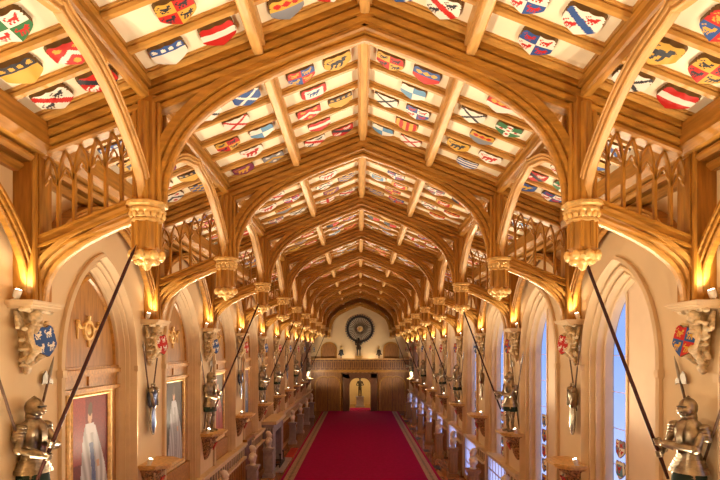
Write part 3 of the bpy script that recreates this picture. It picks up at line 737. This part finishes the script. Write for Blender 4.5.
# ------------------------------------------------------------------ sculpture
def angel_mesh():
    m = MB()
    m.ell((.24, -.10, -.21), (.088, .082, .098), 12)                                 # head
    m.cap((.22, -.08, -.28), (.20, -.06, -.34), .04)
    m.cap((.18, -.06, -.38), (.15, -.02, -.58), .10, .085)                           # torso
    m.cap((.20, -.15, -.36), (.24, -.20, -.50), .042, .035); m.cap((.24, -.20, -.50), (.27, -.17, -.64), .034, .028)   # near arm
    m.ell((.285, -.155, -.66), (.03, .035, .03), 8)
    m.cap((.20, .04, -.36), (.26, .14, -.40), .040, .034); m.cap((.26, .14, -.40), (.30, .20, -.36), .032, .026)
    m.cap((.15, -.06, -.62), (.27, -.12, -.66), .07, .055); m.cap((.27, -.12, -.66), (.16, -.14, -.82), .05, .035)     # kneeling legs
    m.cap((.14, .03, -.60), (.24, .04, -.74), .065, .05); m.cap((.24, .04, -.74), (.10, .06, -.86), .045, .03)
    for e in (-1, 1):                                                                 # wings
        for k in range(5):
            f = k/4; m.cap((.07, e*(.10+.02*k), -.34), (.06+.02*k, e*(.22+.10*f), -.16-.20*f), .045, .03)
    for k in range(9):                                                                # drapery folds
        a = k*.7; m.cap((.12+.04*math.sin(a), -.12+.03*k, -.60), (.09, -.10+.025*k, -.80), .028, .018)
    return m
ANG = angel_mesh().remesh('angel', CARVE, .013, 2)
def foliage_mesh():
    m = MB(); r = random.Random(3)
    m.cap((.04, 0, -.18), (.02, 0, -.92), .13, .05)
    for k in range(11): m.ell((.17+.05*r.random(), -.29+.058*k, -.135+.02*r.random()), (.06, .04, .045), 8)
    for k in range(60):
        z = -.30-.72*(k/60); wd = .27*(1-(k/60)**1.5)+.05; a = r.uniform(-1.2, 1.2)
        m.ell((.03+wd*.75*math.cos(a), wd*math.sin(a), z+r.uniform(-.02, .02)), (.045, .045, .035), 8)
    m.ell((.06, 0, -1.02), (.05, .05, .07), 8)
    return m
FOL = foliage_mesh().remesh('foliage', CARVE, .016, 2)
def shield_solid(w, h, t):
    m = MB(); pts = [(-w/2, h/2), (-w*.15, h/2-.02), (w*.15, h/2-.02), (w/2, h/2), (w*.46, 0), (w*.3, -h*.3), (0, -h/2), (-w*.3, -h*.3), (-w*.46, 0)]
    m.prism(pts, lambda u, v, d: (d, u, v), 0, t); return m
ARMS = {k: coloured('painted_shield', *shield_grid(des('quarter_beast', *c), .32, .40, .03), PAINTED) for k, c in (('blue', ('blue', 'blue', 'white')), ('red', ('red', 'blue', 'gold')), ('plain', ('red', 'red', 'white')))}
def make_corbel(label, side, paint, y):
    t = thing('angel_corbel', label, 'corbel', (side*WX, y, 6.14), 0 if side < 0 else PI, 'carved angel corbels under the roof posts')
    sl = MB()
    for z0, z1, dx, dy in ((-.03, 0, .37, .37), (-.065, -.03, .35, .35), (-.10, -.065, .30, .31)): sl.box((0, -dy, z0), (dx, dy, z1))
    sl.build('abacus', STONE, t)
    fo = link('foliage', FOL, t); a = link('angel', ANG, t); fo.scale = (1, 1, .88); a.scale = (1, 1 if side < 0 else -1, .95)
    sh = link('painted_shield', ARMS[paint], t); e = 1 if side < 0 else -1
    sh.matrix_local = Matrix.Translation((.27, .03*e, -.52))@Matrix.Rotation(math.radians(-30*e), 4, 'Z')@Matrix.Rotation(math.radians(14*e), 4, 'X')@Matrix(((0, 0, 1, 0), (1, 0, 0, 0), (0, 1, 0, 0), (0, 0, 0, 1)))
    return t
BUSTM = MB()
BUSTM.ell((0, 0, .52), (.10, .085, .125), 14); BUSTM.cap((0, 0, .44), (-.01, 0, .30), .055, .07); BUSTM.cap((-.02, -.15, .24), (-.02, .15, .24), .10, .10)
BUSTM.cap((0, 0, .26), (0, 0, .10), .15, .09); BUSTM.ell((.10, 0, .50), (.03, .018, .03), 8); BUSTM.ell((.075, 0, .43), (.04, .05, .03), 8)
BUSTM.ell((-.03, 0, .57), (.10, .10, .09), 10)
for e in (-1, 1): BUSTM.ell((-.01, e*.088, .51), (.02, .012, .035), 6)
BUSTM.lathe([(.11, 0), (.11, .03), (.06, .05), (.06, .10), (.09, .13)], 12)
BUST = BUSTM.remesh('bust', MARBLE, .02, 2)
def add_bust(y, side, label):
    pd = MB(); p = PI/4
    for r0, z0, z1 in ((.25, 0, .12), (.22, .12, .18), (.17, .18, 1.12), (.21, 1.12, 1.18), (.24, 1.18, 1.26)): pd.box((-r0, -r0, z0), (r0, r0, z1))
    pd.box((-.19, -.12, .28), (.19, .12, 1.02)); pd.box((-.12, -.19, .28), (.12, .19, 1.02))
    x = side*4.02
    tag(pd.build('pedestal', GREYST if side < 0 else PANEL, None, False, (x, y, 0)), 'pedestal under the '+label, 'pedestal', 'pedestals along the walls')
    o = link('marble_bust', BUST, None, (x, y, 1.26)); o.rotation_euler = (0, 0, 0 if side < 0 else PI); o.scale = (1.15, 1.15, 1.15)
    tag(o, label, 'bust', 'white busts along the walls')

# suit of armour: faces +X, stands on its origin
def make_armour():
    t = thing('suit_of_armour', '', 'suit of armour', (0, 0, 0), 0, 'suits of armour on wall brackets')
    h = MB(); h.ell((0.02, 0, 1.635), (.135, .115, .145), 18); h.lathe([(.09, 1.48), (.105, 1.50), (.095, 1.56)], 16)
    h.sweep([(-.12, 0, 1.62), (-.08, 0, 1.73), (.02, 0, 1.79), (.12, 0, 1.73), (.155, 0, 1.64)], [(-.015, -.01), (.012, -.006), (.012, .006), (-.015, .01)], (0, 1, 0))
    hl = h.build('helmet', STEEL, t, 50)
    v = MB(); v.ell((.07, 0, 1.60), (.115, .108, .085), 14); v.ell((.155, 0, 1.60), (.05, .05, .055), 10); v.build('visor', STEEL, hl, 60)
    vs_ = MB(); vs_.box((.10, -.062, 1.650), (.168, .062, 1.664))
    for k in range(4): vs_.ell((.192, -.03+.02*k, 1.585), (.012, .006, .006), 6)
    vs_.build('eye_slit', DARK, hl)
    g = MB(); g.lathe([(.165, 1.38), (.15, 1.43), (.105, 1.47), (.10, 1.50)], 18, sx=.85, sy=1.05); g.build('gorget', STEEL, t, 50)
    c = MB(); c.lathe([(.155, .98), (.145, 1.04), (.165, 1.14), (.185, 1.24), (.185, 1.33), (.16, 1.40), (.10, 1.45)], 22, sx=.82, sy=1.08)
    c.sweep([(.125, 0, 1.02), (.16, 0, 1.16), (.165, 0, 1.30), (.11, 0, 1.40)], [(-.03, -.05), (.015, 0), (-.03, .05)], (0, 1, 0)); c.build('cuirass', STEEL, t, 60)
    f = MB()
    for k in range(5): f.lathe([(.165+.022*k, .93-.045*k), (.160+.020*k, .985-.045*k)], 20, sx=.88, sy=1.06)
    f.build('fauld', STEEL, t, 50)
    sk = MB(); sk.lathe([(.25, .60), (.24, .72), (.17, .90)], 18, sx=.75, sy=.95); sk.build('cloth_skirt', GREENCL, t, 60)
    for e in (-1, 1):
        sh = V(0, e*.215, 1.36); hand = V(.34, -.17, 1.02) if e < 0 else V(.40, -.10, 1.16)
        el = V(.06, e*.30, 1.10) if e < 0 else V(.17, .22, 1.10)
        a = MB(); a.cap(sh, el, .062, .052, 14); a.cap(el, hand, .055, .040, 14); a.ell(el, .066, 12)
        ar = a.build('arm', STEEL, t, 60)
        p = MB()
        for k in range(4): p.ell(sh+V(0, e*.012*k, .02-.045*k), (.098-.006*k, .085, .06), 14)
        p.build('pauldron', STEEL, ar, 60)
        d = (hand-el).normalized(); q = MB(); q.tube([hand-d*.15, hand-d*.08, hand-d*.02], [.068, .055, .05], 14)
        q.ell(hand+d*.03, (.05, .045, .05), 10)
        ax = V(.36, 0, .93).normalized(); sd = ax.cross(d).normalized()
        for k in range(4):                                       # fingers curled over the shaft
            b0 = hand+d*.05+ax*(.035-.024*k); ln = (.034, .038, .036, .028)[k]
            q.tube([b0-sd*.035, b0-sd*.03+d*.030, b0+d*(.030+ln*.4), b0+sd*.03+d*.022, b0+sd*.034-d*.004], .0115, 8)
        q.tube([hand+ax*.045-sd*.03, hand+ax*.055+d*.035-sd*.035, hand+ax*.03+d*.07-sd*.025], .013, 8)
        q.build('gauntlet', STEEL, ar, 60)
        l = MB(); hp = V(0, e*.095, .88); kn = V(.045, e*.115, .50); an = V(-.01, e*.12, .09)
        l.cap(hp, kn, .092, .062, 14); l.cap(kn, an, .062, .042, 14); l.ell(kn, (.075, .066, .075), 12); l.ell(kn+V(-.06, 0, -.16), (.045, .05, .10), 10)
        lg = l.build('leg', STEEL, t, 60)
        s_ = MB(); s_.cap(an+V(-.02, 0, -.045), an+V(.17, 0, -.055), .045, .034, 12); s_.build('sabaton', STEEL, lg, 60)
        ts = MB(); ts.ell((.09, e*.10, .70), (.06, .085, .115), 12); ts.build('tasset', STEEL, t, 60)
    return t
ARM = make_armour()
lance_me = MB().tube([(-.12, 0, -.35), (.0, 0, -.02), (.93, 0, 2.42), (1.00, 0, 2.60), (1.05, 0, 2.72)], [.020, .026, .021, .018, .003], 10).mesh('lance', LANCE, 40)
def halberd(parent_name, label, y0, z0, y1, z1, x, head):
    p0, p1 = V(x, y0, z0), V(x, y1, z1); d = (p1-p0).normalized(); n = V(0, -d.z, d.y)
    t = thing(parent_name, label, 'pole weapon', (0, 0, 0), 0, 'pole weapons crossed on the wall piers')
    MB().tube([p0, p1], .018, 8).build('shaft', SPEARW, t)
    h = MB(); h.tube([p1-d*.05, p1+d*.02, p1+d*.20, p1+d*.34], [.02, .026, .018, .002], 8)
    if head:
        pl = [p1-d*.10+n*.02, p1-d*.14+n*.13, p1-d*.02+n*.15, p1+d*.06+n*.11, p1+d*.02+n*.02, p1+d*.01-n*.10, p1-d*.05-n*.13, p1-d*.06-n*.02]
        h.add([q-V(.008, 0, 0) for q in pl]+[q+V(.008, 0, 0) for q in pl], [tuple(range(8)), tuple(range(8, 16))[::-1]]+[(k, (k+1) % 8, 8+(k+1) % 8, 8+k) for k in range(8)])
    h.build('blade', BLADE, t, 40)
    return t
def bracket_body():
    m = MB(); r = random.Random(5)
    def ring(rad, z): return rad, z
    m.lathe([(.05, -.82), (.10, -.74), (.16, -.62), (.20, -.45), (.30, -.26), (.36, -.14), (.40, -.09)], 16, sx=1.0, sy=1.05)
    for k in range(70):
        f = r.random(); z = -.12-.60*f; rad = (.37-.30*f)*(1.0)
        a = r.uniform(-1.4, 1.4); m.ell((rad*math.cos(a), rad*1.05*math.sin(a), z), (.05, .05, .042), 8)
    return m
BRK = bracket_body().remesh('carved_body', CARVEP, .02, 1)
BRK2 = BRK.copy(); BRK2.materials.clear(); BRK2.materials.append(CARVEP)
def spot_lamp(label, loc, rz, energy, aim, cone, name='spotlight', rad=.05):
    t = thing(name, label, 'lamp', loc, rz, 'small spotlights on the walls')
    MB().lathe([(.05, 0), (.05, .012), (.018, .016), (.018, .04)], 12).build('base', WHITEM, t)
    hd = MB().lathe([(.035, .03), (.045, .05), (.048, .13), (.044, .14)], 14).build('lamp_head', WHITEM, t, 40)
    hd.rotation_euler = (0, math.radians(18), 0)
    g = MB().lathe([(.040, .139), (.030, .144)], 14).build('lit_lens', GLOW, hd)
    ld = bpy.data.lights.new('lamp_light', 'SPOT' if cone else 'POINT'); ld.energy = energy; ld.color = WARM; ld.shadow_soft_size = rad
    if cone: ld.spot_size = math.radians(cone); ld.spot_blend = .8
    lo = bpy.data.objects.new('lamp_light', ld); COL.objects.link(lo); lo.parent = t; lo.location = (0.05, 0, .20)
    lo.rotation_euler = Vector(aim).to_track_quat('-Z', 'Y').to_euler()
    return t
KN = {1, 3, 5, 6, 8, 10}
for s, w in ((-1, 'left'), (1, 'right')):  # bracket and lamp out of view, added to light the nearest roof bay
    y = TY[0]; b = thing('statue_bracket', 'carved wall bracket on the %s wall beside the viewer, out of view' % w, 'bracket', (s*WX, y, 3.20), 0 if s < 0 else PI, 'carved brackets on the wall piers')
    MB().box((0, -.45, -.11), (.58, .45, 0)).build('shelf', GILT, b); link('carved_body', BRK if s > 0 else BRK2, b)
    spot_lamp('added unseen spotlight on the bracket beside the viewer, %s wall' % w, (s*(WX-.20), y-.40, 3.20), 0 if s < 0 else PI, BRACKET_W, (.75, -.25*s, 1), 135, 'bracket_spotlight', .12)
for i in range(1, 12):
    for s, w in ((-1, 'left'), (1, 'right')):
        y = TY[i]; rz = 0 if s < 0 else PI; nth = ORD[i-1]
        tint = ('blue' if i % 2 else 'red') if s < 0 else ('blue' if i % 4 == 0 else ('red and blue' if i % 2 else 'red'))
        make_corbel('stone angel corbel with %s shield under the %s truss on the %s wall' % (tint, nth, w), s, {'blue': 'blue', 'red and blue': 'red', 'red': 'plain'}[tint], y)
        spot_lamp('white spotlight on the angel corbel under the %s truss, %s wall' % (nth, w), (s*4.40, y-.30, 6.14), rz, CORBEL_W, (.75, 0, 1), 150)
        if i > 10: continue
        knight = i in KN
        # bracket
        b = thing('statue_bracket', 'carved wall bracket under the %s on the %s wall below the %s truss' % ('armour' if knight else 'weapon trophy', w, nth), 'bracket', (s*WX, y, 3.20), rz, 'carved brackets on the wall piers')
        sl = MB()
        for dx, z0, z1 in ((.60, -.035, 0), (.57, -.07, -.035), (.50, -.11, -.07)):
            oc = [(0, -dx*.85), (dx*.6, -dx*.85), (dx, -dx*.45), (dx, dx*.45), (dx*.6, dx*.85), (0, dx*.85)]
            sl.prism(oc, lambda u, v, d: (u, v, d), z0, z1)
        sl.build('shelf', GILT, b)
        link('carved_body', BRK if s > 0 else BRK2, b)
        if i % 2 or True:
            ps = shield_solid(.20, .24, .03).build('painted_shield', REDPAINT, b); ps.location = (.27, 0, -.42); ps.rotation_euler = (0, math.radians(25), 0)
        spot_lamp('small spotlight on the bracket shelf %s the %s truss, %s wall' % ('by the armour under' if knight else 'below the trophy under', nth, w),
                  (s*(WX-.20), y-.45, 3.20), rz, BRACKET_W*(0.8 if i == 10 else 1), (.75, .8*s, 1) if i < 10 else (.55, -1.0*s, .25), 124, 'bracket_spotlight', .12)
        if knight:
            a = ARM if (i == 1 and s < 0) else copy_tree(ARM)
            a.location = (s*(WX-(.15 if s < 0 else .24)), y, 3.20); a.scale = (.95, .95, .95); yaw = math.radians(-14 if s < 0 else 22)
            a.rotation_euler = (0, 0, rz+yaw)
            a['label'] = 'steel suit of armour gripping a lance on the %s wall under the %s truss' % (w, nth)
            l = link('lance', lance_me); hv = Matrix.Rotation(rz+yaw, 3, 'Z')@V(.356, -.157, .97)
            l.location = Vector(a.location)+hv; l.rotation_euler = (0, .035 if s < 0 else 0, rz)
            tag(l, 'long dark lance held by the armour under the %s truss, %s wall' % (nth, w), 'lance', 'lances held by the armour')
            halberd('halberd', 'axe-headed halberd behind the armour under the %s truss, %s wall' % (nth, w), y-.25, 3.30, y+.54, 5.12, s*(WX-.05), True)
            halberd('spear', 'plain spear behind the armour under the %s truss, %s wall' % (nth, w), y+.30, 3.30, y-.62, 5.20, s*(WX-.09), False)
        else:
            t = thing('weapon_trophy', 'breastplate, dark oval shield and two spears hung on the %s wall under the %s truss' % (w, nth), 'weapon trophy', (s*WX, y, 4.1), rz, 'weapon trophies on the wall piers')
            for e in (-1, 1):
                sp_ = MB().tube([(.05+.02*(e+1), e*-.06, .15), (.06+.02*(e+1), e*.34, 1.42)], .016, 8); so = sp_.build('spear', SPEARW, t)
                MB().tube([(.06+.02*(e+1), e*.335, 1.40), (.06+.02*(e+1), e*.36, 1.50), (.06+.02*(e+1), e*.385, 1.60)], [.016, .028, .003], 8).build('spear_head', BLADE, so)
            bp_ = MB(); bp_.lathe([(.06, .20), (.10, .26), (.115, .40), (.125, .50), (.10, .58), (.05, .62)], 16, (.10, 0, 0), sx=.8, sy=1.1); bp_.build('breastplate', DSTEEL if s < 0 else STEEL, t, 60)
            gg = MB()
            for e in (-1, 1):
                gg.ell((.13, e*.13, .58), (.06, .05, .07), 10); gg.cap((.14, e*.15, .50), (.17, e*.10, .28), .035, .03, 10); gg.ell((.12, e*.06, .68), (.03, .03, .05), 8)
            gg.build('pauldron', STEEL, t, 60)
            ov = MB(); ov.ell((.11, 0, -.03), (.05, .135, .31), 18); ov.build('oval_shield', DSTEEL if s < 0 else STEEL, t, 60)
            rg = [(.12, .137*math.cos(q), -.03+.315*math.sin(q)) for q in [k*2*PI/24 for k in range(24)]]
            MB().sweep(rg, [(-.012, -.012), (.012, -.012), (.012, .012), (-.012, .012)], (1, 0, 0), 0, True).build('rim', STEEL, t)
# busts at the piers
for i in range(3, 11):
    for s, w in ((-1, 'left'), (1, 'right')):
        if s < 0 and i == 6: continue
        add_bust(TY[i]+(.35 if s < 0 and i in (3, 4) else -.3), s, 'white marble bust against the %s wall below the %s truss' % (w, ORD[i-1]))
# fireplace on the left wall
fp = thing('fireplace', 'grey stone fireplace with dark hearth standing out from the left wall', 'fireplace', (-WX, (FPY0+FPY1)/2, 0))
hw = (FPY1-FPY0)/2
f = MB(); f.box((0, -hw, 0), (.55, -hw+.55, 2.0)); f.box((0, hw-.55, 0), (.55, hw, 2.0)); f.box((0, -hw, 1.75), (.55, hw, 2.15))
for e in (-1, 1):
    for k in range(3): f.tube([(.50, e*(hw-.10-.16*k), .1), (.50, e*(hw-.10-.16*k), 2.0)], .06, 8)
for k in range(4): f.tube([(.08+.14*k, -hw, .1), (.08+.14*k, -hw, 2.0)], .05, 8)
f.build('surround', GREYST, fp)
MB().box((0, -hw-.06, 2.15), (.68, hw+.06, 2.30)).build('mantel_shelf', STONE, fp)
MB().box((0.02, -hw+.55, 0), (.10, hw-.55, 1.75)).build('fireback', DARK, fp)
MB().box((.55, -hw-.1, 0), (.98, hw+.1, .06)).build('hearth_slab', GREYST, fp)
fi = MB()
for e in (-1, 1):
    fi.tube([(.70, e*.5, .06), (.70, e*.5, .55)], .03, 8); fi.ell((.70, e*.5, .60), .06, 8); fi.box((.2, e*.5-.03, .12), (.7, e*.5+.03, .18))
fi.box((.70, -.9, .06), (.74, .9, .22)); fi.build('fire_irons', DARK, fp, 40)
tag(MB().box((-3.50, 28.2, .002), (-3.90, 31.0, .03)).build('hearth_rug', REDCL), 'small red rug on the boards left of the carpet beyond the fireplace', 'rug')
for i, c in enumerate(CW):
    if i < 3: continue
    t = thing('floor_grille', 'dark iron grille in the floorboards before the %s window on the right' % ORD[i], 'floor grille', (3.62, c-.9, 0), 0, 'iron grilles in the floor')
    q = MB()
    for k in range(6): q.box((-.12+.045*k, -.35, 0.001), (-.10+.045*k, .35, .012))
    q.box((-.14, -.37, .001), (.15, -.34, .014)); q.box((-.14, .34, .001), (.15, .37, .014)); q.build('bars', DARK, t)
    MB().box((-.14, -.36, .0005), (.15, .36, .003)).build('tray', DARK, t)

# ------------------------------------------------------------------ figures on the far gallery and beyond the doorway
c = copy_tree(ARM); c.location = (-.12, YF-.24, 5.05); c.rotation_euler = (0, 0, -PI/2); c['label'] = 'dark suit of armour on a gilt plinth before the round display'
c['group'] = ''; del c['group']
for d in c.children_recursive:
    if d.data: d.data = d.data.copy(); d.data.materials[0] = BRONZE
pl = MB(); pl.box((-.38, -.22, 0), (.38, .22, .10)); pl.box((-.30, -.17, .10), (.30, .17, 1.12)); pl.box((-.38, -.21, 1.12), (.38, .21, 1.25))
tag(pl.build('plinth', GILT, None, False, (-.12, YF-.24, 3.80)), 'gilt plinth under the armour on the far gallery', 'plinth')
for s, w in ((-1, 'left'), (1, 'right')):
    t = thing('trophy_figure', 'small helmet and breastplate trophy on the gallery, %s of the round display' % w, 'trophy', (s*1.72, YF-.28, 3.80))
    q = MB(); q.tube([(0, 0, 0), (0, 0, 1.5)], .05, 8); q.lathe([(.22, 0), (.22, .06), (.06, .12)], 12); q.build('post', DARKOAK, t)
    q = MB(); q.lathe([(.10, 1.25), (.17, 1.4), (.19, 1.65), (.12, 1.82)], 14); q.cap((0, -.02, 1.7), (.24, -.08, 1.35), .06, .05); q.cap((0, -.02, 1.7), (-.24, -.08, 1.35), .06, .05); q.build('breastplate', DARK if s < 0 else BRONZE, t, 50)
    q = MB(); q.ell((0, 0, 1.98), (.12, .12, .15), 12); q.tube([(0, 0, 2.1), (0, 0, 2.32)], [.04, .01], 8); q.build('helmet', GILT, t, 50)
for s, w in ((-1, 'left'), (1, 'right')):
    spot_lamp('added fill lamp on the gallery deck aimed at the far gable, %s of the trophies' % w, (s*.95, YF-.42, 3.80), PI/2, 75.0, (.10, -s*.25, 1), 150, 'gallery_fill_lamp', .1)  # added pair of fill lamps to brighten the far gable
st = MB(); st.lathe([(.16, 0), (.16, .06), (.10, .08)], 12)
for e in (-1, 1): st.cap((e*.08, 0, .78), (e*.10, -.02, .10), .09, .05); st.cap((e*.2, 0, 1.32), (e*.32, -.06, 1.02), .06, .05); st.cap((e*.32, -.06, 1.02), (e*.12, -.2, .98), .05, .04)
st.cap((0, 0, .85), (0, 0, 1.28), .15, .19); st.cap((0, 0, 1.35), (0, 0, 1.5), .06); st.ell((0, 0, 1.60), (.10, .11, .13), 12)
o = link('bronze_statue', st.remesh('bronze_statue', BRONZE, .025, 2), None, (0, YF+4.2, 1.0)); o.scale = (1.1, 1.1, 1.1)
tag(o, 'dark bronze standing statue seen through the lit doorway', 'statue')
q = MB(); q.box((-.45, -.4, 0), (.45, .4, .12)); q.box((-.36, -.32, .12), (.36, .32, .9)); q.box((-.42, -.38, .9), (.42, .38, 1.0))
tag(q.build('plinth', GREYST, None, False, (0, YF+4.2, 0)), 'grey plinth under the bronze statue beyond the doorway', 'plinth')
tag(MB().box((-1.2, YF+.35, .002), (1.2, YF+2.6, .02)).build('lobby_carpet', CARPET), 'red carpet on the floor just beyond the far doorway', 'carpet')
